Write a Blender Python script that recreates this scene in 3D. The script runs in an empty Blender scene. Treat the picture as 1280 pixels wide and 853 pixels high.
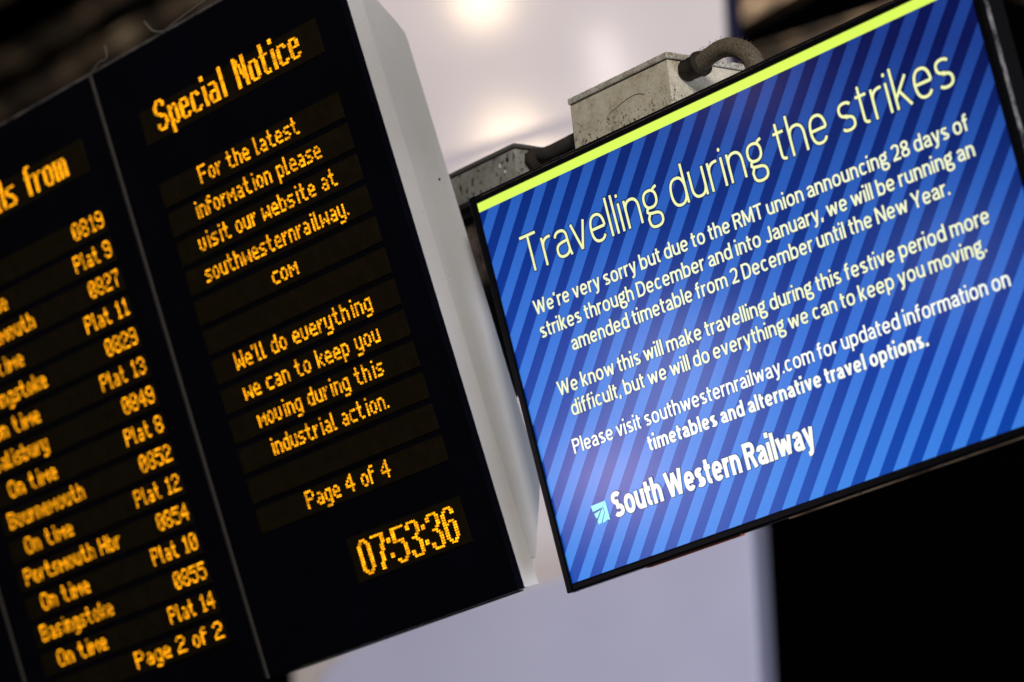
import bpy, bmesh, math, random
from mathutils import Vector, Matrix
random.seed(7)
sc = bpy.context.scene
C = sc.collection
R = math.radians

# ------------------------------------------------------------------ camera
cam_d = bpy.data.cameras.new('camera'); cam = bpy.data.objects.new('camera', cam_d); C.objects.link(cam)
cx, cy, cz = Vector((0.62247897, 0.74471676, -0.24065926)), Vector((-0.26435359, -0.08935623, -0.96027738)), Vector((-0.73663906, 0.66137162, 0.14124617))
cam.matrix_world = Matrix(((cx.x, -cy.x, -cz.x, 0), (cx.y, -cy.y, -cz.y, 0), (cx.z, -cy.z, -cz.z, 1.7), (0, 0, 0, 1)))
cam_d.sensor_width = 36; cam_d.lens = 146.25; cam_d.clip_start = 0.1; cam_d.clip_end = 200
cam_d.dof.use_dof = True; cam_d.dof.focus_distance = 5.84; cam_d.dof.aperture_fstop = 3.2
sc.camera = cam

# ------------------------------------------------------------------ world, exposure
w = bpy.data.worlds.new('World'); sc.world = w; w.use_nodes = True
w.node_tree.nodes['Background'].inputs[0].default_value = (0.55, 0.6, 0.8, 1)
w.node_tree.nodes['Background'].inputs[1].default_value = 0.012
sc.view_settings.view_transform = 'Standard'; sc.view_settings.look = 'None'
sc.view_settings.exposure = 0; sc.view_settings.gamma = 1
sc.cycles.use_denoising = True

# ------------------------------------------------------------------ lamps
def area(name, loc, target, size, watts, col, shape='DISK', size_y=None):
    d = bpy.data.lights.new(name, 'AREA'); d.energy = watts; d.color = col; d.shape = shape; d.size = size
    if size_y: d.size_y = size_y
    o = bpy.data.objects.new(name, d); C.objects.link(o); o.location = loc
    o.rotation_euler = (Vector(target) - Vector(loc)).to_track_quat('-Z', 'Y').to_euler()
    return o
area('concourse_lamp', (0.5, 0.9, 5.4), (-4.4, 4.0, 2.6), 1.2, 315, (1.0, 0.93, 0.86))
area('low_fill_light', (-1.2, 4.6, 0.5), (-4.6, 4.1, 2.3), 1.6, 95, (0.80, 0.84, 1.0))  # unseen bluish fill, added to brighten the board's grey side from below
area('panel_lamp', (-5.6, 4.9, 5.9), (-7.95, 7.4, 3.9), 0.9, 72, (1.0, 0.88, 0.84))
area('panel_low_lamp', (-4.9, 5.9, 0.6), (-8.0, 7.3, 2.4), 1.2, 46, (0.76, 0.79, 1.0))
area('panel_spot_upper', (-6.871, 2.599, 5.265), (-7.977, 7.348, 4.159), 0.19, 4.6, (1.0, 0.76, 0.48))
area('panel_spot_middle', (-6.877, 2.558, 4.699), (-7.987, 7.343, 3.764), 0.26, 5.4, (1.0, 0.76, 0.5))
area('panel_tube', (-6.484, 2.751, 4.805), (-7.722, 7.497, 3.833), 0.06, 2.2, (1.0, 0.88, 0.82), 'RECTANGLE', 0.42)
area('screen_glint_low', (-7.247, 1.305, 2.735), (-4.328, 4.009, 2.318), 0.15, 0.85, (1.0, 0.60, 0.5))
area('screen_glow_low', (-7.1, 1.25, 2.7), (-4.3, 4.0, 2.36), 0.5, 1.4, (0.75, 0.75, 1.0))
area('screen_glint_mid', (-6.989, 1.248, 2.95), (-4.138, 4.009, 2.427), 0.3, 0.95, (0.8, 0.85, 1.0))
area('screen_glint_right', (-6.247, 1.059, 2.953), (-3.599, 4.009, 2.422), 0.22, 0.3, (0.75, 0.8, 1.0))
area('screen_glint_top', (-6.624, 1.188, 3.504), (-3.888, 4.009, 2.759), 0.09, 0.16, (1.0, 0.62, 0.5))
area('roof_lamp_left', (-22.0, 14.5, 7.4), (-24, 18.2, 9.1), 1.0, 26, (1.0, 0.85, 0.66))
area('roof_lamp_right', (-15.5, 14.5, 8.4), (-16.7, 18.2, 6.8), 1.0, 1000, (1.0, 0.86, 0.68))

# ------------------------------------------------------------------ materials
def nt(m): return m.node_tree.nodes, m.node_tree.links
def mat(name, col, rough=0.5, metal=0.0, emis=None, estr=0.0, coat=0.0, coat_rough=0.1, spec=0.5):
    m = bpy.data.materials.new(name); m.use_nodes = True
    b = m.node_tree.nodes['Principled BSDF']
    b.inputs['Base Color'].default_value = (*col, 1); b.inputs['Roughness'].default_value = rough
    b.inputs['Metallic'].default_value = metal; b.inputs['Specular IOR Level'].default_value = spec
    b.inputs['Coat Weight'].default_value = coat; b.inputs['Coat Roughness'].default_value = coat_rough
    if emis: b.inputs['Emission Color'].default_value = (*emis, 1); b.inputs['Emission Strength'].default_value = estr
    return m
def noise(m, scale, detail=4, rough=0.6, vec=None):
    n, l = nt(m); t = n.new('ShaderNodeTexNoise'); t.inputs['Scale'].default_value = scale
    t.inputs['Detail'].default_value = detail; t.inputs['Roughness'].default_value = rough
    if vec is None:
        tc = n.new('ShaderNodeTexCoord'); vec = tc.outputs['Object']
    l.new(vec, t.inputs['Vector']); return t
def ramp(m, fac, stops):
    n, l = nt(m); r = n.new('ShaderNodeValToRGB'); l.new(fac, r.inputs[0])
    while len(r.color_ramp.elements) < len(stops): r.color_ramp.elements.new(0.5)
    for e, (p, c) in zip(r.color_ramp.elements, stops): e.position = p; e.color = (*c, 1)
    return r
def mixc(m, a, b, fac, mode='MIX'):
    n, l = nt(m); x = n.new('ShaderNodeMix'); x.data_type = 'RGBA'; x.blend_type = mode
    for sock, v in ((x.inputs[0], fac), (x.inputs[6], a), (x.inputs[7], b)):
        if hasattr(v, 'links'): l.new(v, sock)
        elif isinstance(v, (int, float)): sock.default_value = v
        else: sock.default_value = (*v, 1)
    return x.outputs[2]
def bump(m, h, strength, dist=0.001):
    n, l = nt(m); b = n.new('ShaderNodeBump'); b.inputs['Strength'].default_value = strength
    b.inputs['Distance'].default_value = dist; l.new(h, b.inputs['Height'])
    l.new(b.outputs[0], n['Principled BSDF'].inputs['Normal'])
def setcol(m, s): nt(m)[1].new(s, m.node_tree.nodes['Principled BSDF'].inputs['Base Color'])

M = {}
M['black_gloss'] = mat('black_gloss', (0.006, 0.006, 0.009), 0.22, spec=0.4)
M['board_face'] = mat('board_face', (0.0022, 0.0022, 0.0048), 0.9, spec=0.03)
t_ = noise(M['board_face'], 6, 5); setcol(M['board_face'], ramp(M['board_face'], t_.outputs[0], [(0.3, (0.0016, 0.0016, 0.003)), (0.7, (0.003, 0.003, 0.008))]).outputs[0])
M['led_strip'] = mat('led_strip', (0.012, 0.009, 0.0035), 0.9, spec=0.03)
t_ = noise(M['led_strip'], 40, 3); setcol(M['led_strip'], ramp(M['led_strip'], t_.outputs[0], [(0.3, (0.010, 0.0075, 0.003)), (0.7, (0.017, 0.012, 0.005))]).outputs[0])
M['amber'] = mat('amber', (0.05, 0.03, 0.0), 0.5, emis=(1.0, 0.37, 0.003), estr=2.1)
t_ = noise(M['amber'], 170, 1)
n_, l_ = nt(M['amber']); mr = n_.new('ShaderNodeMapRange'); mr.inputs[1].default_value = 0.3; mr.inputs[2].default_value = 0.7; mr.inputs[3].default_value = 1.4; mr.inputs[4].default_value = 5.0
l_.new(t_.outputs[0], mr.inputs[0]); l_.new(mr.outputs[0], n_['Principled BSDF'].inputs['Emission Strength'])
M['amber_unlit'] = mat('amber_halo', (0.03, 0.012, 0.002), 0.6, emis=(1.0, 0.30, 0.01), estr=0.035)
def painted(name, a, b, rough, sc1=14, dirt=(0.3, 0.28, 0.26)):
    m = mat(name, a, rough); t1 = noise(m, sc1, 6, 0.6); c = ramp(m, t1.outputs[0], [(0.35, a), (0.7, b)]).outputs[0]
    c = mixc(m, c, (0.80, 0.80, 0.79), ramp(m, noise(m, 3.5, 7, 0.7).outputs[0], [(0.42, (0, 0, 0)), (0.62, (0.9, 0.9, 0.9))]).outputs[0], 'MULTIPLY')
    t2 = noise(m, 260, 2, 0.7); d = ramp(m, t2.outputs[0], [(0.69, (0, 0, 0)), (0.76, (1, 1, 1))]).outputs[0]
    setcol(m, mixc(m, c, dirt, d)); t3 = noise(m, 900, 2); bump(m, t3.outputs[0], 0.25, 0.0006); return m
M['case_paint'] = painted('case_paint', (0.60, 0.60, 0.60), (0.68, 0.67, 0.67), 0.5)
M['case_paint_rear'] = painted('case_paint_rear', (0.52, 0.53, 0.54), (0.59, 0.59, 0.60), 0.5)
M['strip_metal'] = mat('strip_metal', (0.05, 0.045, 0.042), 0.6, 0.3)
M['lip_metal'] = mat('lip_metal', (0.16, 0.155, 0.16), 0.5, 0.3)
t_ = noise(M['lip_metal'], 22, 4, 0.7); setcol(M['lip_metal'], ramp(M['lip_metal'], t_.outputs[0], [(0.35, (0.025, 0.025, 0.028)), (0.65, (0.18, 0.175, 0.175))]).outputs[0])
M['wire'] = mat('wire', (0.16, 0.14, 0.135), 0.7)
M['fascia'] = mat('fascia', (0.72, 0.68, 0.69), 0.35, coat=1.0, coat_rough=0.10)
t_ = noise(M['fascia'], 1.3, 3); setcol(M['fascia'], ramp(M['fascia'], t_.outputs[0], [(0.3, (0.66, 0.63, 0.65)), (0.7, (0.76, 0.72, 0.72))]).outputs[0])
M['fascia_low'] = mat('fascia_low', (0.46, 0.46, 0.6), 0.5, coat=0.4, coat_rough=0.3)
t_ = noise(M['fascia_low'], 1.6, 3); setcol(M['fascia_low'], ramp(M['fascia_low'], t_.outputs[0], [(0.3, (0.43, 0.44, 0.57)), (0.7, (0.50, 0.51, 0.64))]).outputs[0])
M['navy'] = mat('navy', (0.004, 0.004, 0.03), 0.6, spec=0.2)
M['moulding'] = mat('moulding', (0.60, 0.57, 0.61), 0.4)
M['dark'] = mat('dark', (0.0012, 0.0012, 0.0022), 0.95, spec=0.0)
M['bezel'] = mat('bezel', (0.005, 0.005, 0.006), 0.25, spec=0.10)
t_ = noise(M['bezel'], 420, 2, 0.7); setcol(M['bezel'], ramp(M['bezel'], t_.outputs[0], [(0.70, (0.003, 0.003, 0.004)), (0.80, (0.05, 0.045, 0.04))]).outputs[0])
M['casing'] = mat('casing', (0.003, 0.003, 0.0035), 0.7, spec=0.08)
M['gold_glint'] = mat('gold_glint', (0.45, 0.33, 0.18), 0.35, 1.0)
t_ = noise(M['gold_glint'], 9, 2); setcol(M['gold_glint'], ramp(M['gold_glint'], t_.outputs[0], [(0.4, (0.12, 0.08, 0.05)), (0.6, (0.50, 0.38, 0.22))]).outputs[0])

def screen_mat(name, kind, col=None, estr=1.0):
    m = mat(name, (0.004, 0.004, 0.005), 0.15, spec=0.5); n, l = nt(m); b = n['Principled BSDF']
    b.inputs['Emission Strength'].default_value = estr
    if kind == 'flat':
        b.inputs['Emission Color'].default_value = (*col, 1); return m
    tc = n.new('ShaderNodeTexCoord'); sp = n.new('ShaderNodeSeparateXYZ'); l.new(tc.outputs['Object'], sp.inputs[0])
    def mth(op, a, b_=None):
        x = n.new('ShaderNodeMath'); x.operation = op
        for i, v in enumerate((a, b_)):
            if v is None: continue
            if hasattr(v, 'links'): l.new(v, x.inputs[i])
            else: x.inputs[i].default_value = v
        return x.outputs[0]
    # s = u + v ; local z = H - v
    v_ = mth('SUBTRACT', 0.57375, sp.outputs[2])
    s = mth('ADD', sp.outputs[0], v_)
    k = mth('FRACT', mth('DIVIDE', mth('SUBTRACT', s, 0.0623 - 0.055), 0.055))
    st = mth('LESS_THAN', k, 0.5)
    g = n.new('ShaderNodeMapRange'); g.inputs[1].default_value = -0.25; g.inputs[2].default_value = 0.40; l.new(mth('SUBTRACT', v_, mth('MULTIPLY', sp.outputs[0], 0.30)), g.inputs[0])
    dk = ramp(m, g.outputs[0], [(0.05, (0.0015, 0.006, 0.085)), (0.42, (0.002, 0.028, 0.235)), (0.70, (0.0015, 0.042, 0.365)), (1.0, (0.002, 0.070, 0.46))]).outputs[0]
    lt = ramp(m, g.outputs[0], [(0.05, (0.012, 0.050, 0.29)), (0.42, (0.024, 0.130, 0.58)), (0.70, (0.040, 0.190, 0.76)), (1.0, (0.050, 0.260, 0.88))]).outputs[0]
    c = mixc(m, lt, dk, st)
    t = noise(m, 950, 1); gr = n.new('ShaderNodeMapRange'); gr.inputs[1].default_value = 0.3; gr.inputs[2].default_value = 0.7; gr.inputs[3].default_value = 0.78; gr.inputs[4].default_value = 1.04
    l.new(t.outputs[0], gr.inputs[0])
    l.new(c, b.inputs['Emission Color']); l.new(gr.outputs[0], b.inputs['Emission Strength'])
    return m
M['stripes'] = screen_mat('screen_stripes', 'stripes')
M['band'] = screen_mat('screen_yellow', 'flat', (0.74, 1.0, 0.115), 1.0)
M['text_cream'] = screen_mat('screen_cream_text', 'flat', (0.92, 0.97, 0.46), 1.0)
M['text_pale'] = screen_mat('screen_pale_text', 'flat', (0.90, 0.95, 0.64), 1.0)
M['text_white'] = screen_mat('screen_white_text', 'flat', (0.92, 0.97, 0.90), 1.05)
M['cyan'] = screen_mat('screen_cyan', 'flat', (0.33, 0.94, 0.86), 1.0)
M['text_edge'] = screen_mat('screen_text_edge', 'flat', (0.002, 0.012, 0.10), 1.0)

def galvanised(name, a, b, speck, lo, hi, scale=330):
    m = mat(name, a, 0.75, 0.1); t1 = noise(m, 24, 6, 0.7); c = ramp(m, t1.outputs[0], [(0.3, a), (0.7, b)]).outputs[0]
    c = mixc(m, c, (0.62, 0.56, 0.46), ramp(m, noise(m, 38, 7, 0.75).outputs[0], [(0.50, (0, 0, 0)), (0.66, (0.85, 0.85, 0.85))]).outputs[0], 'MULTIPLY')
    t2 = noise(m, scale, 3, 0.6); d = ramp(m, t2.outputs[0], [(lo, (0, 0, 0)), (hi, (1, 1, 1))]).outputs[0]
    c2 = mixc(m, c, speck, d)
    # rows of grime thicken towards the lower edge of the box where dust collects
    n, l = nt(m); tc = n.new('ShaderNodeTexCoord'); sp = n.new('ShaderNodeSeparateXYZ'); l.new(tc.outputs['Object'], sp.inputs[0])
    mr = n.new('ShaderNodeMapRange'); mr.inputs[1].default_value = -0.035; mr.inputs[2].default_value = -0.085; mr.inputs[3].default_value = 0; mr.inputs[4].default_value = 0.16
    l.new(sp.outputs[2], mr.inputs[0])
    ad = n.new('ShaderNodeMath'); ad.operation = 'ADD'; t4 = noise(m, 170, 4, 0.7); l.new(t4.outputs[0], ad.inputs[0]); l.new(mr.outputs[0], ad.inputs[1])
    d2 = ramp(m, ad.outputs[0], [(0.66, (0, 0, 0)), (0.72, (1, 1, 1))]).outputs[0]
    setcol(m, mixc(m, c2, (0.06, 0.045, 0.03), d2)); t3 = noise(m, 500, 3); bump(m, t3.outputs[0], 0.6, 0.0015); return m
M['galv'] = galvanised('dusty_galvanised', (0.50, 0.465, 0.36), (0.72, 0.67, 0.54), (0.27, 0.23, 0.16), 0.54, 0.68, 520)
M['galv_dark'] = galvanised('grimy_galvanised', (0.20, 0.20, 0.185), (0.34, 0.34, 0.31), (0.05, 0.035, 0.03), 0.56, 0.66, 120)
M['lid'] = galvanised('dusty_lid', (0.40, 0.38, 0.31), (0.66, 0.63, 0.56), (0.14, 0.12, 0.10), 0.53, 0.62)
M['lid_dark'] = mat('lid_dark', (0.09, 0.085, 0.08), 0.7)
def fuzzy(name, a, b, str_=1.0):
    m = mat(name, a, 0.9); t = noise(m, 420, 4, 0.8); setcol(m, ramp(m, t.outputs[0], [(0.38, a), (0.62, b)]).outputs[0]); bump(m, t.outputs[0], str_, 0.003); return m
M['conduit'] = fuzzy('dusty_conduit', (0.04, 0.031, 0.02), (0.22, 0.18, 0.12))
M['gland'] = fuzzy('grimy_gland', (0.008, 0.006, 0.005), (0.035, 0.024, 0.017), 0.6)
M['conduit_dark'] = fuzzy('dark_conduit', (0.012, 0.011, 0.010), (0.045, 0.04, 0.035), 0.5)
M['rust'] = fuzzy('rusty_steel', (0.012, 0.010, 0.009), (0.035, 0.025, 0.02), 0.4)
t_ = noise(M['rust'], 13, 4, 0.6); n_, l_ = nt(M['rust'])
setcol(M['rust'], ramp(M['rust'], t_.outputs[0], [(0.5, (0.012, 0.010, 0.009)), (0.68, (0.17, 0.12, 0.10))]).outputs[0])
M['roof_steel'] = mat('roof_steel', (0.05, 0.04, 0.03), 0.8)
t_ = noise(M['roof_steel'], 2.1, 3, 0.55)
setcol(M['roof_steel'], ramp(M['roof_steel'], t_.outputs[0], [(0.42, (0.008, 0.007, 0.006)), (0.55, (0.12, 0.085, 0.06)), (0.70, (0.42, 0.36, 0.26))]).outputs[0])

# ------------------------------------------------------------------ mesh helpers
def link_mesh(name, verts, faces, m, parent=None, smooth=False, loc=None):
    me = bpy.data.meshes.new(name); me.from_pydata([tuple(v) for v in verts], [], faces); me.update()
    if smooth:
        for p in me.polygons: p.use_smooth = True
    me.materials.append(m); o = bpy.data.objects.new(name, me); C.objects.link(o)
    if parent: o.parent = parent
    if loc: o.location = loc
    return o
def bm_obj(name, bm, m, parent=None, smooth=False, loc=None):
    bmesh.ops.recalc_face_normals(bm, faces=bm.faces)
    me = bpy.data.meshes.new(name); bm.to_mesh(me); bm.free(); me.materials.append(m)
    if smooth:
        for p in me.polygons: p.use_smooth = True
    o = bpy.data.objects.new(name, me); C.objects.link(o)
    if parent: o.parent = parent
    if loc: o.location = loc
    return o
def add_box(bm, x0, x1, y0, y1, z0, z1, bev=0.0):
    r = bmesh.ops.create_cube(bm, size=1); vs = r['verts']
    for v in vs: v.co = Vector(((x0+x1)/2 + v.co.x*(x1-x0), (y0+y1)/2 + v.co.y*(y1-y0), (z0+z1)/2 + v.co.z*(z1-z0)))
    if bev:
        es = list({e for v in vs for e in v.link_edges})
        bmesh.ops.bevel(bm, geom=es, offset=bev, segments=2, profile=0.5, affect='EDGES')
    return bm
def box(name, b, m, parent=None, bev=0.0, loc=None): return bm_obj(name, add_box(bmesh.new(), *b, bev), m, parent, loc=loc)
def prism_x(name, poly, x0, x1, m, parent=None, bev=0.0):
    """profile of (y, z) points pushed along x"""
    bm = bmesh.new(); a = [bm.verts.new((x0, y, z)) for y, z in poly]; b = [bm.verts.new((x1, y, z)) for y, z in poly]
    n = len(poly); bm.faces.new(a); bm.faces.new(b[::-1])
    for i in range(n): bm.faces.new((a[i], b[i], b[(i+1) % n], a[(i+1) % n]))
    if bev: bmesh.ops.bevel(bm, geom=list(bm.edges), offset=bev, segments=2, profile=0.5, affect='EDGES')
    return bm_obj(name, bm, m, parent)
def tube(name, pts, r, m, parent=None, seg=16, rough=0.0, closed_ends=True):
    pts = [Vector(p) for p in pts]; V = []; F = []; up = Vector((0.13, 1, 0.07)).normalized()
    rs = r if isinstance(r, (list, tuple)) else [r]*len(pts)
    for i, p in enumerate(pts):
        t = (pts[min(i+1, len(pts)-1)] - pts[max(i-1, 0)]).normalized(); a = t.cross(up).normalized(); b = t.cross(a)
        for k in range(seg):
            an = 2*math.pi*k/seg; rr = rs[i]*(1+random.uniform(-rough, rough)); V.append(p + a*math.cos(an)*rr + b*math.sin(an)*rr)
    for i in range(len(pts)-1):
        for k in range(seg): F.append((i*seg+k, i*seg+(k+1) % seg, (i+1)*seg+(k+1) % seg, (i+1)*seg+k))
    if closed_ends: F.append(tuple(range(seg))[::-1]); F.append(tuple((len(pts)-1)*seg+k for k in range(seg)))
    return link_mesh(name, V, F, m, parent, True)
def tag(o, label=None, cat=None, group=None, kind=None):
    if label: o['label'] = label
    if cat: o['category'] = cat
    if group: o['group'] = group
    if kind: o['kind'] = kind
    return o
def empty(name, loc, rot=(0, 0, 0)):
    o = bpy.data.objects.new(name, None); C.objects.link(o); o.location = loc; o.rotation_euler = rot; o.empty_display_size = 0.1; return o
def smooth_path(pts, n=6):
    pts = [Vector(p) for p in pts]; out = []
    for i in range(len(pts)-1):
        p0 = pts[max(i-1, 0)]; p1 = pts[i]; p2 = pts[i+1]; p3 = pts[min(i+2, len(pts)-1)]
        for k in range(n):
            t = k/n; out.append(0.5*((2*p1)+(p2-p0)*t+(2*p0-5*p1+4*p2-p3)*t*t+(3*p1-p0-3*p2+p3)*t**3))
    out.append(pts[-1]); return out

# ------------------------------------------------------------------ the hall behind
hw = box('wall', (-60, 30, 26, 26.4, -2, 30), M['dark']); tag(hw, kind='structure')
fl = box('floor', (-60, 30, -12, 26, -0.2, 0.0), mat('floor', (0.10, 0.10, 0.11), 0.5)); tag(fl, kind='structure')
t_ = noise(fl.data.materials[0], 0.9, 5); setcol(fl.data.materials[0], ramp(fl.data.materials[0], t_.outputs[0], [(0.3, (0.07, 0.07, 0.075)), (0.7, (0.13, 0.125, 0.13))]).outputs[0])

def roof_beam(x0, x1, z, t, h, dy, label, tilt=0.0):
    r = empty('roof_beam', ((x0+x1)/2, 18+dy, z), (0, tilt, 0)); L = (x1-x0)/2
    for nm, b in (('web', (-L, L, 0.02, 0.05, -h/2+t, h/2-t)), ('flange', (-L, L, -0.06, 0.13, h/2-t, h/2)), ('flange', (-L, L, -0.06, 0.13, -h/2, -h/2+t))):
        box(nm, b, M['roof_steel'], r)
    tag(r, label, 'beam', 'steel beams under the dark roof'); return r
roof_beam(-27, -21.5, 9.62, 0.03, 0.15, 0.0, 'blurred tan beam crossing the top left corner of the picture')
roof_beam(-27, -21.5, 8.80, 0.03, 0.10, 0.2, 'blurred brown beam just above the left end of the departure board')
roof_beam(-27, -21.5, 9.24, 0.02, 0.06, 0.5, 'thin blurred beam between the two thicker ones at top left')
roof_beam(-18.4, -14.8, 6.93, 0.03, 0.17, 0.0, 'pale cream blurred beam above the far top edge of the screen', -0.05)
roof_beam(-18.4, -14.8, 6.55, 0.02, 0.08, 0.3, 'low brown blurred beam right behind the top edge of the screen', 0.1)
roof_beam(-17.3, -14.8, 6.73, 0.02, 0.07, 0.5, 'slanting blurred brace crossing behind the cream beam', 0.55)

# glossy white panel behind the displays, local frame: x right, y away, z up (world height)
PX = Vector((0.86398632, 0.50351528, 0)); PY = Vector((-0.50351528, 0.86398632, 0)); PO = Vector((-8.10275, 7.27518, 0))
prot = (0, 0, math.atan2(PX.y, PX.x))
def slab(name, poly, y0, y1, m, parent=None, bev=0.0):
    bm = bmesh.new(); a = [bm.verts.new((x, y0, z)) for x, z in poly]; b = [bm.verts.new((x, y1, z)) for x, z in poly]; n = len(poly)
    bm.faces.new(a); bm.faces.new(b[::-1])
    for i in range(n): bm.faces.new((a[i], b[i], b[(i+1) % n], a[(i+1) % n]))
    if bev: bmesh.ops.bevel(bm, geom=list(bm.edges), offset=bev, segments=3, profile=0.5, affect='EDGES')
    return bm_obj(name, bm, m, parent)
fas = empty('white_fascia', PO, prot)
slab('panel', [(-1.05, 1.4), (0.257, 1.4), (1.05, 5.2), (-0.25, 5.2), (-0.45, 4.3), (-0.86, 2.4)], 0, 0.03, M['fascia'], fas)
slab('trim', [(0.520, 2.62), (0.530, 2.62), (0.86, 4.1), (1.100, 5.2), (1.052, 5.2)], 0.004, 0.03, M['navy'], fas)
slab('moulding', [(-0.62, 3.752), (0.744, 3.756), (0.75, 3.786), (-0.62, 3.782)], -0.007, -0.001, M['moulding'], fas, 0.002)
tag(fas, 'tall glossy white wall panel with a slanting navy edge behind both displays', 'wall panel')
pts = [(-0.72, 1.4), (-0.72, 2.44), (-0.705, 2.509), (-0.685, 2.529), (-0.65, 2.547), (-0.585, 2.566), (-0.49, 2.579), (-0.39, 2.586), (0.08, 2.602), (0.556, 2.610), (0.305, 1.4)]
pod = empty('rounded_pod', PO + PY*(-0.16), prot)
slab('front_panel', pts, 0, 0.15, M['fascia_low'], pod, 0.012)
tag(pod, 'lavender grey rounded cladding panel below the glossy white wall panel', 'wall panel')

# ------------------------------------------------------------------ dot matrix lettering
F5 = {
'A':".##.|#..#|#..#|####|#..#|#..#|#..#", 'B':"###.|#..#|#..#|###.|#..#|#..#|###.", 'F':"####|#...|#...|###.|#...|#...|#...",
'H':"#..#|#..#|#..#|####|#..#|#..#|#..#", 'O':".##.|#..#|#..#|#..#|#..#|#..#|.##.", 'P':"###.|#..#|#..#|###.|#...|#...|#...",
'S':".###|#...|#...|.##.|...#|...#|###.", 'W':"#...#|#...#|#...#|#.#.#|#.#.#|##.##|#...#",
'a':"....|....|.##.|...#|.###|#..#|.###", 'b':"#...|#...|###.|#..#|#..#|#..#|###.", 'c':"....|....|.###|#...|#...|#...|.###",
'd':"...#|...#|.###|#..#|#..#|#..#|.###", 'e':"....|....|.##.|#..#|####|#...|.###", 'f':".##|#..|###|#..|#..|#..|#..",
'g':"....|....|.###|#..#|#..#|#..#|.###|...#|###.", 'h':"#...|#...|###.|#..#|#..#|#..#|#..#", 'i':"#|.|#|#|#|#|#",
'k':"#...|#...|#..#|#.#.|##..|#.#.|#..#", 'l':"#.|#.|#.|#.|#.|#.|##", 'm':".....|.....|##.#.|#.#.#|#.#.#|#.#.#|#...#",
'n':"....|....|###.|#..#|#..#|#..#|#..#", 'o':"....|....|.##.|#..#|#..#|#..#|.##.", 'p':"....|....|###.|#..#|#..#|#..#|###.|#...|#...",
'r':"...|...|#.#|##.|#..|#..|#..", 's':"....|....|.###|#...|.##.|...#|###.", 't':"#..|#..|###|#..|#..|#..|.##",
'u':"....|....|#..#|#..#|#..#|#..#|.###", 'v':"....|....|#..#|#..#|#..#|#..#|.##.", 'w':".....|.....|#...#|#.#.#|#.#.#|#.#.#|.#.#.",
'y':"....|....|#..#|#..#|#..#|#..#|.###|...#|###.", '.':".|.|.|.|.|.|#", "'":"#|#|.|.|.|.|.",
'0':".##.|#..#|#..#|#..#|#..#|#..#|.##.", '1':".#|##|.#|.#|.#|.#|.#", '2':".##.|#..#|...#|..#.|.#..|#...|####",
'3':"###.|...#|...#|.##.|...#|...#|###.", '4':"..#.|.##.|#.#.|#.#.|####|..#.|..#.", '5':"####|#...|###.|...#|...#|...#|###.",
'7':"####|...#|...#|..#.|..#.|.#..|.#..", '8':".##.|#..#|#..#|.##.|#..#|#..#|.##.", '9':".##.|#..#|#..#|.###|...#|...#|.##."}
F5.update({'0': '.###.|#...#|#..##|#.#.#|##..#|#...#|.###.', '1': '..#.|.##.|..#.|..#.|..#.|..#.|.###', '2': '.###.|#...#|....#|..##.|.#...|#....|#####', '3': '.###.|#...#|....#|..##.|....#|#...#|.###.', '4': '...#.|..##.|.#.#.|#..#.|#####|...#.|...#.', '5': '#####|#....|####.|....#|....#|#...#|.###.', '7': '#####|....#|...#.|..#..|..#..|..#..|..#..', '8': '.###.|#...#|#...#|.###.|#...#|#...#|.###.', '9': '.###.|#...#|#...#|.####|....#|#...#|.###.', 'B': '####.|#...#|#...#|####.|#...#|#...#|####.', 'F': '#####|#....|#....|####.|#....|#....|#....', 'H': '#...#|#...#|#...#|#####|#...#|#...#|#...#', 'O': '.###.|#...#|#...#|#...#|#...#|#...#|.###.', 'P': '####.|#...#|#...#|####.|#....|#....|#....', 'S': '.###.|#...#|#....|.###.|....#|#...#|.###.', 'm': '.....|.....|#...#|##.##|#.#.#|#...#|#...#', 'w': '.....|.....|#...#|#...#|#.#.#|##.##|#...#', 'W': '#...#|#...#|#...#|#.#.#|#.#.#|##.##|#...#', 'i': '.#|..|.#|.#|.#|.#|.#', 't': '.#..|.#..|###.|.#..|.#..|.#..|..##'})
# tall lettering, 12 rows to the baseline, 3 more below it
F12 = {
'S':"..####.|.##..##|##...##|##.....|##.....|.###...|...###.|.....##|.....##|##...##|##..##.|.####..",
'N':"##...##|###..##|###..##|####.##|##.#.##|##.####|##.####|##..###|##..###|##...##|##...##|##...##",
'A':"..###..|.##.##.|##...##|##...##|##...##|#######|##...##|##...##|##...##|##...##|##...##|##...##",
'p':"......|......|......|......|##.##.|###.##|##..##|##..##|##..##|##..##|###.##|##.##.|##....|##....|##....",
'e':"......|......|......|......|.####.|##..##|##..##|######|##....|##....|##..##|.####.",
'c':"......|......|......|......|.####.|##..##|##....|##....|##....|##....|##..##|.####.",
'i':".##|.##|...|...|.##|.##|.##|.##|.##|.##|.##|.##",
'a':"......|......|......|......|.####.|....##|....##|.#####|##..##|##..##|##..##|.#####",
'l':".##|.##|.##|.##|.##|.##|.##|.##|.##|.##|.##|.##",
'o':"......|......|......|......|.####.|##..##|##..##|##..##|##..##|##..##|##..##|.####.",
't':".##..|.##..|.##..|.##..|#####|.##..|.##..|.##..|.##..|.##..|.##.#|..###",
'f':"..###|.##..|.##..|.##..|#####|.##..|.##..|.##..|.##..|.##..|.##..|.##..",
'r':".....|.....|.....|.....|##.##|###..|##...|##...|##...|##...|##...|##...",
'm':"........|........|........|........|##.#.##.|##.##.##|##.##.##|##.##.##|##.##.##|##.##.##|##.##.##|##.##.##",
's':"......|......|......|......|.#####|##....|##....|.###..|...##.|....##|....##|#####.",
'v':"......|......|......|......|##..##|##..##|##..##|##..##|##..##|.####.|.####.|..##.."}
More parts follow.
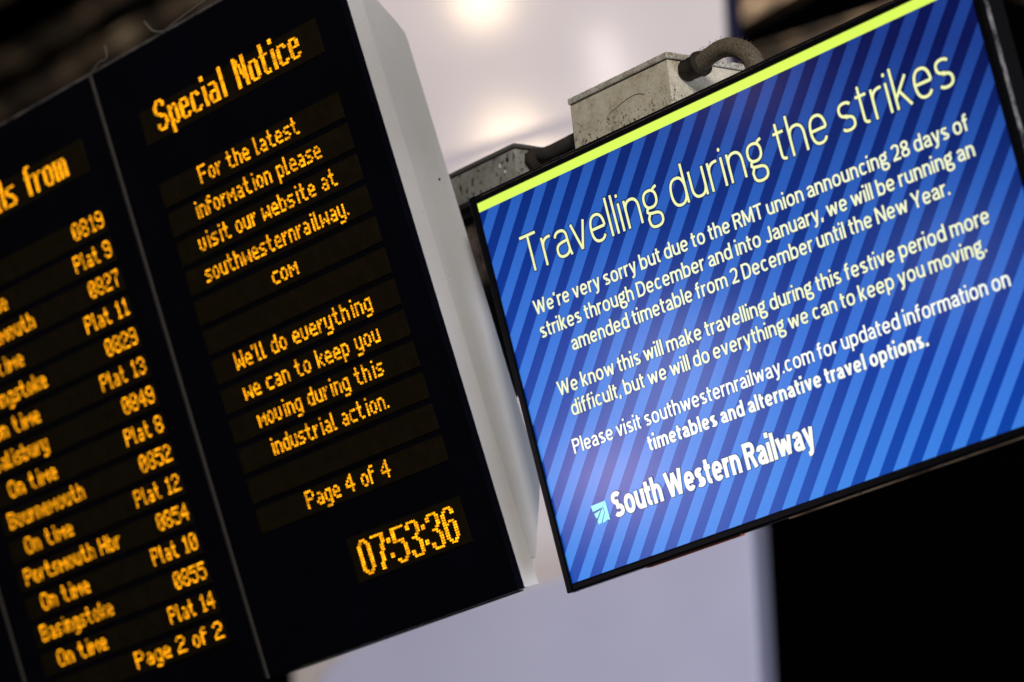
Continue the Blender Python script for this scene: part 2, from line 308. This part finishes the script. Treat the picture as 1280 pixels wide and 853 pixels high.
F14 = {
'0':"..###..|.##.##.|##...##|##...##|##...##|##...##|##...##|##...##|##...##|##...##|##...##|##...##|.##.##.|..###..",
'3':".#####.|##...##|##...##|.....##|.....##|....##.|..###..|....##.|.....##|.....##|.....##|##...##|##...##|.#####.",
'5':"#######|##.....|##.....|##.....|##.....|######.|....##.|.....##|.....##|.....##|.....##|.....##|##..##.|.####..",
'6':"..####.|.##..##|##...##|##.....|##.....|##.###.|###..##|##...##|##...##|##...##|##...##|##...##|.##.##.|..###..",
'7':"#######|.....##|.....##|.....##|....##.|....##.|....##.|...##..|...##..|...##..|...##..|..##...|..##...|..##...",
':':"..|..|..|##|##|..|..|..|..|##|##|..|..|.."}
PV = 0.0040
def led_dots(text, font, u0, u1, base, rows, pv=PV, gap=1, space=3):
    """returns dot centres (u, v) and the pitch along u that makes the text run from u0 to u1"""
    col = 0; cells = []
    for ch in text:
        if ch == ' ': col += (6 if font is F12 else space); continue
        g = font[ch].split('|')
        for r_, row in enumerate(g):
            for c_, x in enumerate(row):
                if x == '#': cells.append((col + c_, r_))
        col += len(g[0]) + gap
    n = col - gap; pu = (u1-u0)/n
    return [(u0 + (c+0.5)*pu, base - (rows - r - 0.5)*pv) for c, r in cells], pu
def led_text(name, parent, H, dots, pu, pv=PV, y=-0.0022, fill=0.385):
    V = []; F = []
    for (u, v) in dots:
        i = len(V); a = pu*fill; b = pv*fill
        for k in range(6):
            an = math.pi/3*k+0.3; V.append((u+a*math.cos(an), y, H-v+b*math.sin(an)))
        V.append((u, y-0.0007, H-v))
        for k in range(6): F.append((i+6, i+k, i+(k+1) % 6))
    return tag(link_mesh(name, V, F, M['amber'], parent), kind='stuff')

# ------------------------------------------------------------------ departure board; local x = u, y = depth, z = 1 - v
BO = Vector((-5.18855284, 3.98644785, 2.20596811))
board = empty('departure_board', BO, (0.06608221, 0, 0))
tag(board, 'long black hanging departure board with amber dot matrix text and pale grey sides', 'departure board')
UW = 0.6315
for (a, b) in ((-1.29, -0.6485), (-0.6415, -0.0035), (0.0035, UW-0.0035)):
    p = bm_obj('front_panel', add_box(bmesh.new(), a, b, 0.0, 0.012, 0.0, 1.0, 0.0015), M['board_face'], board)
for u in (-0.645, 0.0): bm_obj('divider_strip', add_box(bmesh.new(), u-0.0032, u+0.0032, -0.0022, 0.012, 0.0, 0.9995, 0.0012), M['strip_metal'], board)
box('end_frame', (UW-0.0033, UW-0.0004, -0.001, 0.012, 0.0, 1.0), M['board_face'], board)
box('core', (-1.29, UW-0.004, 0.0122, 0.0395, 0.002, 0.9985), M['board_face'], board)
box('side_cover', (UW-0.0038, UW, 0.0122, 0.0405, 0.001, 0.9990), M['case_paint'], board, 0.0008)
prof = [(0.0412, 0.040), (0.052, 0.040), (0.0945, 0.128), (0.1055, 0.152), (0.1065, 0.170), (0.1065, 0.835), (0.1055, 0.850), (0.096, 0.866), (0.070, 0.905), (0.0412, 0.948)]
prism_x('rear_housing', prof, -1.29, UW-0.0022, M['case_paint_rear'], board, 0.0012)
for z in (0.62,):
    bm = bmesh.new(); bmesh.ops.create_cone(bm, cap_ends=True, segments=12, radius1=0.0016, radius2=0.0016, depth=0.0016, matrix=Matrix.Translation((UW-0.0016, 0.085, z)) @ Matrix.Rotation(R(90), 4, 'Y')); bm_obj('screw', bm, M['black_gloss'], board)
bm_obj('top_lip', add_box(bmesh.new(), -1.29, UW-0.004, 0.001, 0.013, 1.0005, 1.0045, 0.0008), M['lip_metal'], board)
bm_obj('bottom_lip', add_box(bmesh.new(), -1.29, UW-0.004, 0.003, 0.012, -0.0030, -0.0005, 0.0008), M['board_face'], board)

def strip(u0, u1, v0, v1):
    return box('led_row', (u0, u1, -0.0014, -0.0002, 1-v1, 1-v0), M['led_strip'], board)
def row_text(st, text, font, u0, u1, base, rows, **k):
    d, pu = led_dots(text, font, u0, u1, base, rows, **k)
    t = led_text('lit_text', st, 1.0, d, pu); return t
# right section
hs = strip(0.0925, 0.5635, 0.0945, 0.1475)
row_text(hs, 'Special Notice', F12, 0.1324, 0.5140, 0.1372, 12)
RT = {0: ('For the latest', 0.1957, 0.4567), 1: ('information please', 0.1605, 0.4904), 2: ('visit our website at', 0.1467, 0.5068), 3: ('southwesternrailway.', 0.1400, 0.5124),
      4: ('com', 0.2955, 0.3608), 6: ("We'll do everything", 0.1497, 0.5013), 7: ('we can to keep you', 0.1485, 0.4985), 8: ('moving during this', 0.1630, 0.4848), 9: ('industrial action.', 0.1740, 0.4732), 11: ('Page 4 of 4', 0.2204, 0.4330)}
for k in range(12):
    base = 0.2418 + 0.0486*k; st = strip(0.0905, 0.5650, base-0.0305, base+0.0085)
    if k in RT: row_text(st, RT[k][0], F5, RT[k][1], RT[k][2], base, 7)
cs = strip(0.2850, 0.5640, 0.8400, 0.9100)
row_text(cs, '07:53:36', F14, 0.3050, 0.5440, 0.9035, 14, pv=0.0039)
# left section
hs = strip(-0.578, -0.0690, 0.0835, 0.1380)
row_text(hs, 'Arrivals from', F12, -0.495, -0.1235, 0.1290, 12)
LT = {0: [('0819', -0.1590, -0.0715)], 1: [('Plat 9', -0.1790, -0.0735), ('On time', -0.5300, -0.3870)], 2: [('0827', -0.1600, -0.0740), ('Bournemouth', -0.5555, -0.3275)],
      3: [('Plat 11', -0.1960, -0.0735), ('On time', -0.5300, -0.3870)], 4: [('0829', -0.1610, -0.0735), ('Basingstoke', -0.5560, -0.3420)], 5: [('Plat 13', -0.2000, -0.0735), ('On time', -0.5300, -0.3870)],
      6: [('0849', -0.1610, -0.0735), ('Salisbury', -0.5560, -0.3870)], 7: [('Plat 8', -0.1790, -0.0735), ('On time', -0.5300, -0.3860)], 8: [('0852', -0.1610, -0.0735), ('Bournemouth', -0.5555, -0.3275)],
      9: [('Plat 12', -0.2000, -0.0735), ('On time', -0.5300, -0.3870)], 10: [('0854', -0.1610, -0.0735), ('Portsmouth Hbr', -0.5560, -0.2705)], 11: [('Plat 10', -0.2000, -0.0735), ('On time', -0.5300, -0.3875)],
      12: [('0855', -0.1610, -0.0735), ('Basingstoke', -0.5560, -0.3417)], 13: [('Plat 14', -0.2000, -0.0735), ('On time', -0.5300, -0.3850)], 14: [('Page 2 of 2', -0.3215, -0.0740)]}
for k in range(15):
    base = 0.2312 + 0.0489*k; st = strip(-0.578, -0.0680, base-0.0305, base+0.0085)
    for tx, a, b in LT.get(k, []): row_text(st, tx, F5, a, b, base, 7)
# loose wires along the top edge
def wz(p): return (p[0], 0.006, 1-p[1])

# ------------------------------------------------------------------ stroke lettering for the screen
X = 0.745; ASC = 1.03
def ell(cx, cy, rx, ry, a0, a1, n=22, p=2.35):
    out = []
    for i in range(n+1):
        a = R(a0+(a1-a0)*i/n); c, s = math.cos(a), math.sin(a)
        out.append((cx+rx*math.copysign(abs(c)**(2/p), c), cy+ry*math.copysign(abs(s)**(2/p), s)))
    return out
def glyph(ch, h):
    """strokes (centre lines, closed flag) and advance; cap height 1, half stroke h"""
    S = []; L = lambda *p: S.append((list(p), False)); P = lambda p, c=False: S.append((p, c)); sb = 0.040
    x0 = h
    if ch == ' ': return [], 0.22
    def arch(xl, xr, top=X, r=0.27, yb=0.0): return ell((xl+xr)/2, top-h-r, (xr-xl)/2, r, 180, 0, 16) + [(xr, yb)]
    if ch in 'oO': wd = .57; P(ell(wd/2, X/2, wd/2-h, X/2-h+.012, 0, 360, 36)[:-1], True)
    elif ch == 'n': wd = .52; L((h, 0), (h, X)); P(arch(h, wd-h))
    elif ch == 'h': wd = .52; L((h, 0), (h, ASC)); P(arch(h, wd-h))
    elif ch == 'm': wd = .84; L((h, 0), (h, X)); P(arch(h, wd/2, r=.22)); P(arch(wd/2, wd-h, r=.22))
    elif ch == 'u': wd = .52; L((wd-h, 0), (wd-h, X)); P([(wd-x, X-y) for x, y in arch(h, wd-h)])
    elif ch == 'r': wd = .33; L((h, 0), (h, X)); P(ell(.30, X-h-.27, .30-h, .27, 180, 82, 10))
    elif ch == 'l': wd = 2*h; L((h, 0), (h, ASC))
    elif ch == 'i': wd = 2*h; L((h, 0), (h, X)); L((h, .90), (h, .90+2.2*h))
    elif ch == 't': wd = .33; P([(.13, .95), (.13, .16+h)] + ell(.13+.13, .12+h, .13, .12, 180, 275, 8)); L((0, X-h), (wd, X-h))
    elif ch == 'f': wd = .34; P([(.14, 0), (.14, .86)] + ell(.14+.16, .86, .16, ASC-h-.86+.005, 180, 85, 8)); L((0, X-h), (wd-.02, X-h))
    elif ch == 'b': wd = .56; L((h, 0), (h, ASC)); P(ell(wd/2, X/2, wd/2-h, X/2-h+.01, 0, 360, 34)[:-1], True)
    elif ch == 'p': wd = .56; L((h, -.26), (h, X)); P(ell(wd/2, X/2, wd/2-h, X/2-h+.01, 0, 360, 34)[:-1], True)
    elif ch == 'd': wd = .56; L((wd-h, 0), (wd-h, ASC)); P(ell(wd/2, X/2, wd/2-h, X/2-h+.01, 0, 360, 34)[:-1], True)
    elif ch == 'c': wd = .52; P(ell(wd/2+.01, X/2, wd/2-h, X/2-h+.01, 42, 318, 26))
    elif ch == 'e': wd = .55; P(ell(wd/2, X/2, wd/2-h, X/2-h+.01, 0, 322, 30)); L((h, X/2), (wd-h+.0, X/2))
    elif ch == 'a':
        wd = .50; P(ell(wd/2-.01, X-h-.19, wd/2-h-.01, .19, 165, 0, 14) + [(wd-h, .13), (wd-h+.035, 0)])
        P([(wd-h, X*.56)] + [(wd*.5, X*.54)] + ell(wd*.46, .215, wd*.46-h, .215-h, 110, 270, 16) + ell(wd*.46, .255, wd*.54-h, .255-h, 275, 345, 8))
    elif ch == 's': wd = .48; S.append((ell(wd/2, X*.735, wd/2-h-.01, X*.265-h, 30, 268, 18) + ell(wd/2, X*.265, wd/2-h, X*.265-h+.0, 92, -150, 18), False))
    elif ch == 'v': wd = .52; L((h*.9, X), (wd/2, h*.4)); L((wd/2, h*.4), (wd-h*.9, X))
    elif ch == 'w': wd = .78; q = h*.9; L((q, X), (.22, h*.4)); L((.22, h*.4), (.39, X-h)); L((.39, X-h), (.56, h*.4)); L((.56, h*.4), (wd-q, X))
    elif ch == 'y': wd = .52; L((h*.9, X), (wd/2+.01, .03)); P([(wd-h*.9, X), (.27, -.06), (.235, -.15), (.18, -.20), (.07, -.215)])
    elif ch == 'k': wd = .49; L((h, 0), (h, ASC)); L((h, .26), (wd-h-.01, X)); L((.19, .40), (wd-h, 0))
    elif ch == 'g':
        wd = .54; P(ell(.25, X-.245, .25-h, .245-h+.01, 0, 360, 30)[:-1], True)
        P([(.36, X-.08), (.43, X-.01), (wd, X+.03)])
        P([(.15, .31), (.085, .255), (.075, .20), (.12, .155), (.22, .135), (.36, .12)] + ell(.30, -.055, .24-h*.5, .175, 75, -180, 18) + [(.07, .02), (.13, .12)])
    elif ch == 'T': wd = .58; L((0, 1-h), (wd, 1-h)); L((wd/2, 0), (wd/2, 1-h))
    elif ch == 'W': wd = .96; q = h; L((q, 1), (.27, h*.3)); L((.27, h*.3), (.48, 1-h)); L((.48, 1-h), (.69, h*.3)); L((.69, h*.3), (wd-q, 1))
    elif ch == 'M': wd = .78; L((h, 0), (h, 1)); L((h, 1), (wd/2, .12)); L((wd/2, .12), (wd-h, 1)); L((wd-h, 1), (wd-h, 0))
    elif ch == 'N': wd = .66; L((h, 0), (h, 1)); L((h, 1), (wd-h, 0)); L((wd-h, 1), (wd-h, 0))
    elif ch == 'D': wd = .64; L((h, 0), (h, 1)); P([(h, 1-h), (.26, 1-h)] + ell(.28, .5, wd-.28-h, .5-h, 90, -90, 20) + [(h, h)])
    elif ch == 'P': wd = .58; L((h, 0), (h, 1)); P([(h, 1-h), (.30, 1-h)] + ell(.32, .715, wd-.32-h, .285-h, 90, -90, 14) + [(h, .43+h)])
    elif ch == 'R': wd = .60; L((h, 0), (h, 1)); P([(h, 1-h), (.30, 1-h)] + ell(.32, .725, wd-.32-h-.01, .275-h, 90, -90, 14) + [(h, .45+h)]); L((.33, .46+h), (wd-h, 0))
    elif ch == 'Y': wd = .62; L((h*.9, 1), (wd/2, .42)); L((wd-h*.9, 1), (wd/2, .42)); L((wd/2, 0), (wd/2, .44))
    elif ch == 'J': wd = .50; P([(wd-h, 1), (wd-h, .28)] + ell(wd/2, .27, wd/2-h, .27-h, 0, -165, 16))
    elif ch == 'S': wd = .60; P(ell(wd/2, .745, wd/2-h-.015, .255-h, 28, 268, 20) + ell(wd/2, .255, wd/2-h, .255-h, 92, -152, 20))
    elif ch == '2': wd = .54; P(ell(wd/2, .71, wd/2-h, .29-h, 165, -25, 18) + [(.40, .42), (.06, h)]); L((0+h*.4, h), (wd, h))
    elif ch == '8': wd = .56; P(ell(wd/2, .745, wd/2-h-.03, .255-h, 0, 360, 28)[:-1], True); P(ell(wd/2, .265, wd/2-h, .265-h, 0, 360, 28)[:-1], True)
    elif ch == '.': wd = 2.2*h; L((wd/2, 0), (wd/2, 2.2*h))
    elif ch == ',': wd = 2.2*h; L((wd/2, 2.2*h), (wd/2-.04, -.12))
    elif ch == "'": wd = 2*h; L((h+.02, 1.0), (h-.02, .78))
    else: raise ValueError(ch)
    return [([(x+sb, y) for x, y in p], c) for p, c in S], wd+2*sb
def ribbon(V, F, pts, closed, h, fx, y, grow=0.0):
    n = len(pts); hh = h+grow
    if not closed and grow:
        a = Vector(pts[0])-Vector(pts[1]); b = Vector(pts[-1])-Vector(pts[-2])
        pts = [tuple(Vector(pts[0])+a.normalized()*grow)] + list(pts[1:-1]) + [tuple(Vector(pts[-1])+b.normalized()*grow)]
    i0 = len(V)
    for i in range(n):
        p = Vector(pts[i])
        if closed: a, b = Vector(pts[i-1]), Vector(pts[(i+1) % n])
        else: a, b = Vector(pts[max(i-1, 0)]), Vector(pts[min(i+1, n-1)])
        d1 = (p-a); d2 = (b-p); d1 = d1.normalized() if d1.length > 1e-6 else d2.normalized(); d2 = d2.normalized() if d2.length > 1e-6 else d1
        t = (d1+d2).normalized(); nn = Vector((-t.y, t.x)); k = 1/max(0.6, nn.dot(Vector((-d1.y, d1.x))))
        for s in (1, -1):
            q = p+nn*hh*k*s; X_, Z_ = fx(q.x, q.y); V.append((X_, y, Z_))
    m_ = n if closed else n-1
    for i in range(m_):
        j = (i+1) % n; F.append((i0+2*i, i0+2*i+1, i0+2*j+1, i0+2*j))
def text_mesh(name, text, u0, u1, base, cap, half, m, parent, H, track=0.0, space=0.22, y=-0.0008, edge=True, italic=0.0):
    x = 0.0; items = []
    for ch in text:
        st, adv = glyph(ch, half); adv = space if ch == ' ' else adv; items.append((x, st)); x += adv + track
    x -= track; lo = 0.040; sx = (u1-u0)/(x-2*lo)
    for pas, (mm, gr, yy, nm) in enumerate(((M['text_edge'], 0.028, y+0.0003, 'text_edge'), (m, 0.0, y, name))):
        if pas == 0 and not edge: continue
        V = []; F = []; k = 0
        for ox, st in items:
            for p, c in st:
                ribbon(V, F, p, c, half, lambda a, b, ox=ox: (u0+(ox+a-lo)*sx, H-base+b*cap), yy-0.00002*(k % 7), gr); k += 1
        if pas == 0: e_ = (V, F, mm, 'text_outline')
        else:
            o = link_mesh(name, V, F, mm, parent)
            if edge: tag(link_mesh(e_[3], e_[0], e_[1], e_[2], o), kind='stuff')
    return o

# ------------------------------------------------------------------ information screen; local x = u, y = depth, z = H - v
TH = 0.57375; TO = Vector((-4.46578287, 4.00879157, 2.19148689))
tv = empty('information_screen', TO)
tag(tv, 'wide flat information screen showing white and yellow text on blue diagonal stripes', 'screen')
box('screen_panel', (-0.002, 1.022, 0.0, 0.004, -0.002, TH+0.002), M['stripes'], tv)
bw_ = 0.0122
box('bezel_side', (-bw_, 0.0, -0.004, 0.012, -bw_, TH+bw_), M['bezel'], tv, 0.0012)
box('bezel_side', (1.02, 1.02+bw_, -0.004, 0.012, -bw_, TH+bw_), M['bezel'], tv, 0.0012)
box('bezel_top', (0.0002, 1.0198, -0.004, 0.012, TH, TH+0.0080), M['bezel'], tv, 0.0012)
box('bezel_top_ridge', (0.0002, 1.0198, -0.001, 0.012, TH+0.0082, TH+bw_), M['bezel'], tv, 0.001)
box('bezel_bottom', (0.0002, 1.0198, -0.004, 0.012, -bw_, 0.0), M['bezel'], tv, 0.0030)
M['edge_highlight'] = mat('edge_highlight', (0.13, 0.13, 0.14), 0.5)  # light grey imitates the highlight along the bezel's top and right edges
t_ = noise(M['edge_highlight'], 30, 4, 0.7); setcol(M['edge_highlight'], ramp(M['edge_highlight'], t_.outputs[0], [(0.42, (0.02, 0.02, 0.024)), (0.62, (0.22, 0.21, 0.21))]).outputs[0])
box('highlight_line', (0.0002, 1.0198, -0.0014, 0.006, TH+0.00805, TH+0.00865), M['edge_highlight'], tv)
box('highlight_line', (1.0323, 1.0329, 0.004, 0.0115, -bw_, TH+bw_), M['edge_highlight'], tv)
box('rear_casing', (-0.006, 1.026, 0.0125, 0.050, -0.008, TH+0.008), M['casing'], tv, 0.004)
for a, b in ((0.46, 0.60), (0.607, 0.80), (0.806, 1.018)):
    box('edge_line', (a, b, 0.0005, 0.010, -bw_-0.0022, -bw_-0.0004), M['gold_glint'], tv)  # thin gold strips stand for a lamp's reflection along the bezel's lower edge
M['red_trim'] = mat('red_trim', (0.45, 0.10, 0.04), 0.5)
box('edge_line', (0.16, 0.36, 0.0005, 0.010, -bw_-0.0020, -bw_-0.0004), M['red_trim'], tv)
box('yellow_band', (0.0003, 1.0197, -0.0006, -0.0002, TH-0.0132, TH-0.0001), M['band'], tv)
tm = lambda t, a, b, base, cap, half, m, **k: text_mesh('text_line', t, a, b, base, cap, half, m, tv, TH, **k)
tm('Travelling during the strikes', 0.0706, 0.9545, 0.1270, 0.0548, 0.037, M['text_cream'], track=0.045)
cp = 0.0216; hf = 0.072
tm("We're very sorry but due to the RMT union announcing 28 days of", 0.0646, 0.9570, 0.1885, cp, hf, M['text_pale'])
tm('strikes through December and into January, we will be running an', 0.0655, 0.9555, 0.2232, cp, hf, M['text_pale'])
tm('amended timetable from 2 December until the New Year.', 0.1238, 0.8970, 0.2575, cp, hf, M['text_pale'])
tm('We know this will make travelling during this festive period more', 0.0718, 0.9505, 0.3118, cp, hf, M['text_pale'])
tm('difficult, but we will do everything we can to keep you moving.', 0.0895, 0.9325, 0.3456, cp, hf, M['text_pale'])
tm('Please visit southwesternrailway.com for updated information on', 0.0735, 0.9565, 0.3983, cp, hf, M['text_white'])
tm('timetables and alternative travel options.', 0.2275, 0.7930, 0.4333, cp, 0.094, M['text_white'])
tm('South Western Railway', 0.1238, 0.5475, 0.5062, 0.0368, 0.096, M['text_white'], track=-0.030, space=0.215)
# arrow emblem beside the operator's name
def emblem():
    polys = [[(0, .02), (1, 0), (.70, .27), (.05, .33)], [(.10, .44), (.56, .36), (.34, .60), (.22, .70), (.14, .64)],
             [(.60, .40), (.72, .30), (.76, .52), (.42, .98), (.22, 1.0), (.20, .84)], [(.76, .24), (1, .02), (1.02, .96), (.82, .92), (.72, .98), (.48, 1.0), (.80, .54)]]
    V = []; F = []
    for k, p in enumerate(polys):
        i = len(V); V += [(0.0795+x*0.0325, -0.0009-0.00002*k, TH-0.4768-y_*0.0292) for x, y_ in p]; F.append(tuple(range(i, i+len(p))))
    return link_mesh('logo', V, F, M['cyan'], tv)
emblem()

# ------------------------------------------------------------------ boxes, conduits and mounting behind the screen
def TL(u, w_, v): return Vector((TO.x+u, TO.y+w_, TO.z+TH-v))
def junction_box(name, u0, u1, v, w_, h, d, pitch, m, ml, label, lidh=0.010):
    r = empty(name, TL(u0, w_, v), (-pitch, 0, 0)); W = u1-u0
    box('body', (0.002, W-0.002, 0.002, d-0.002, -h, -lidh-0.0012), m, r, 0.002)
    box('lid', (0, W, 0, d, -lidh, 0), ml, r, 0.0022)
    box('seal', (0.003, W-0.003, 0.003, d-0.003, -lidh-0.0014, -lidh+0.001), M['conduit_dark'], r)
    tag(r, label, 'junction box', 'electrical boxes behind the screen'); return r
jb = junction_box('junction_box', 0.1450, 0.3672, -0.1098, 0.09, 0.16, 0.165, R(10), M['galv'], M['lid'], 'pale dusty speckled metal box rising above the left half of the screen top edge')
tube('scratch', smooth_path([(0.085, 0.0018, -0.050), (0.115, 0.0018, -0.043), (0.145, 0.0018, -0.040), (0.165, 0.0018, -0.046)], 4), 0.0005, M['gland'], jb, 5)
for u in (0.095, 0.205):
    bm = bmesh.new(); bmesh.ops.create_uvsphere(bm, u_segments=10, v_segments=6, radius=0.003, matrix=Matrix.Translation((u, 0.012, 0.001))); bm_obj('screw', bm, M['gland'], jb, True)
jb2 = junction_box('junction_box', -0.235, 0.0, -0.0885, 0.10, 0.055, 0.10, R(10), M['galv_dark'], M['lid_dark'], 'small grimy dark metal box between the departure board and the screen corner', 0.007)
for (x, z, m_) in ((0.214, -0.020, 'rust'), (0.195, -0.025, 'lid'), (0.205, -0.037, 'lid'), (0.10, -0.03, 'rust')):
    bm = bmesh.new(); bmesh.ops.create_uvsphere(bm, u_segments=10, v_segments=6, radius=0.0035, matrix=Matrix.Translation((x, 0.002, z)) @ Matrix.Diagonal((1, .4, 1.3, 1))); bm_obj('screw', bm, M[m_], jb2, True)
# flexible conduit looping from the pale box down behind the screen
cd = empty('flexible_conduit', TL(0.367, 0.118, -0.078))
path = smooth_path([(0.030, 0, 0.0), (0.060, 0, 0.006), (0.090, 0, 0.006), (0.117, 0.0, -0.006), (0.134, 0.0, -0.030), (0.139, 0.0, -0.070), (0.139, 0.0, -0.16)], 8)
tube('hose', path, [0.0122+0.0022*min(1, i/24) for i in range(len(path))], M['conduit'], cd, 20, 0.035)
tube('gland', [(0.0012, 0, 0), (0.016, 0, 0.0), (0.0165, 0, 0), (0.030, 0, 0.0005), (0.0305, 0, 0.0005), (0.036, 0, 0.001)], [0.0160, 0.0160, 0.0168, 0.0168, 0.0192, 0.0185], M['gland'], cd, 20, 0.03)
tag(cd, 'fuzzy dust covered hose curving from the pale box down behind the screen', 'conduit')
V = []; F = []
rr = random.Random(3)
for i in range(260):
    t = rr.random()**1.0; p = path[min(int(t*(len(path)-12)), len(path)-1)]; a = rr.uniform(0, 2*math.pi)
    tt = (path[min(path.index(p)+1, len(path)-1)]-p).normalized(); s1 = tt.cross(Vector((0, 1, 0))).normalized(); s2 = Vector((0, 1, 0))
    d = s1*math.cos(a)+s2*math.sin(a); q = p+d*0.0155; e = q+d*rr.uniform(0.001, 0.0042)+Vector((rr.uniform(-1, 1), 0, rr.uniform(-1, 1)))*0.0015; k = len(V)
    V += [q+tt*0.0005, q-tt*0.0005, e]; F.append((k, k+1, k+2))
fz = link_mesh('dust_fluff', V, F, M['conduit'], cd); fz['kind'] = 'stuff'
cd2 = empty('straight_conduit', TL(0.0, 0.128, -0.058))
tube('pipe', [(0.012, 0, 0.0), (0.05, 0, -0.001), (0.10, 0, 0.0), (0.144, 0, 0.001)], 0.0120, M['conduit_dark'], cd2, 16, 0.01)
tube('gland', [(0.001, 0, 0), (0.012, 0, 0), (0.0125, 0, 0), (0.022, 0, 0)], [0.0170, 0.0170, 0.0145, 0.0145], M['gland'], cd2, 8)
tag(cd2, 'short black pipe joining the small dark box to the pale box', 'conduit')
mt = empty('screen_mount', TL(0.1, 0.12, 0.26))
box('plate', (-0.42, 0.25, 0.0, 0.03, 0.0, 0.285), M['rust'], mt, 0.002)
box('rail', (-0.46, -0.13, -0.012, -0.001, 0.275, 0.318), M['black_gloss'], mt, 0.002)
box('bracket_arm', (0.02, 0.10, -0.0695, -0.012, 0.03, 0.10), M['casing'], mt)
tag(mt, 'dark rusty steel mounting plate showing left of the screen behind the board', 'mount')

# wires on top of the board
for (nm, pts_, lab) in (('loose_wire', [(-0.1338, 0.0012), (-0.075, -0.0018), (-0.010, -0.0035), (0.016, -0.0108), (0.030, -0.0135), (0.0425, -0.0120), (0.0490, -0.0185), (0.0510, -0.0330)], 'thin wire with an upturned end at the joint of the board top edge'),
                       ('loose_wire', [(0.1640, -0.0350), (0.1760, -0.0170), (0.1900, -0.0090), (0.2050, -0.0060), (0.2300, -0.0080), (0.2800, -0.0125), (0.3400, -0.0160), (0.42, -0.017)], 'thin wire with a hooked end lying along the board top further right')):
    o = tube(nm, [BO + Matrix.Rotation(0.06608221, 3, 'X') @ Vector(wz(p)) for p in smooth_path([(a, b, 0) for a, b in pts_], 4)], 0.0011, M['wire'], None, 6)
    tag(o, lab, 'wire', 'wires on top of the departure board')
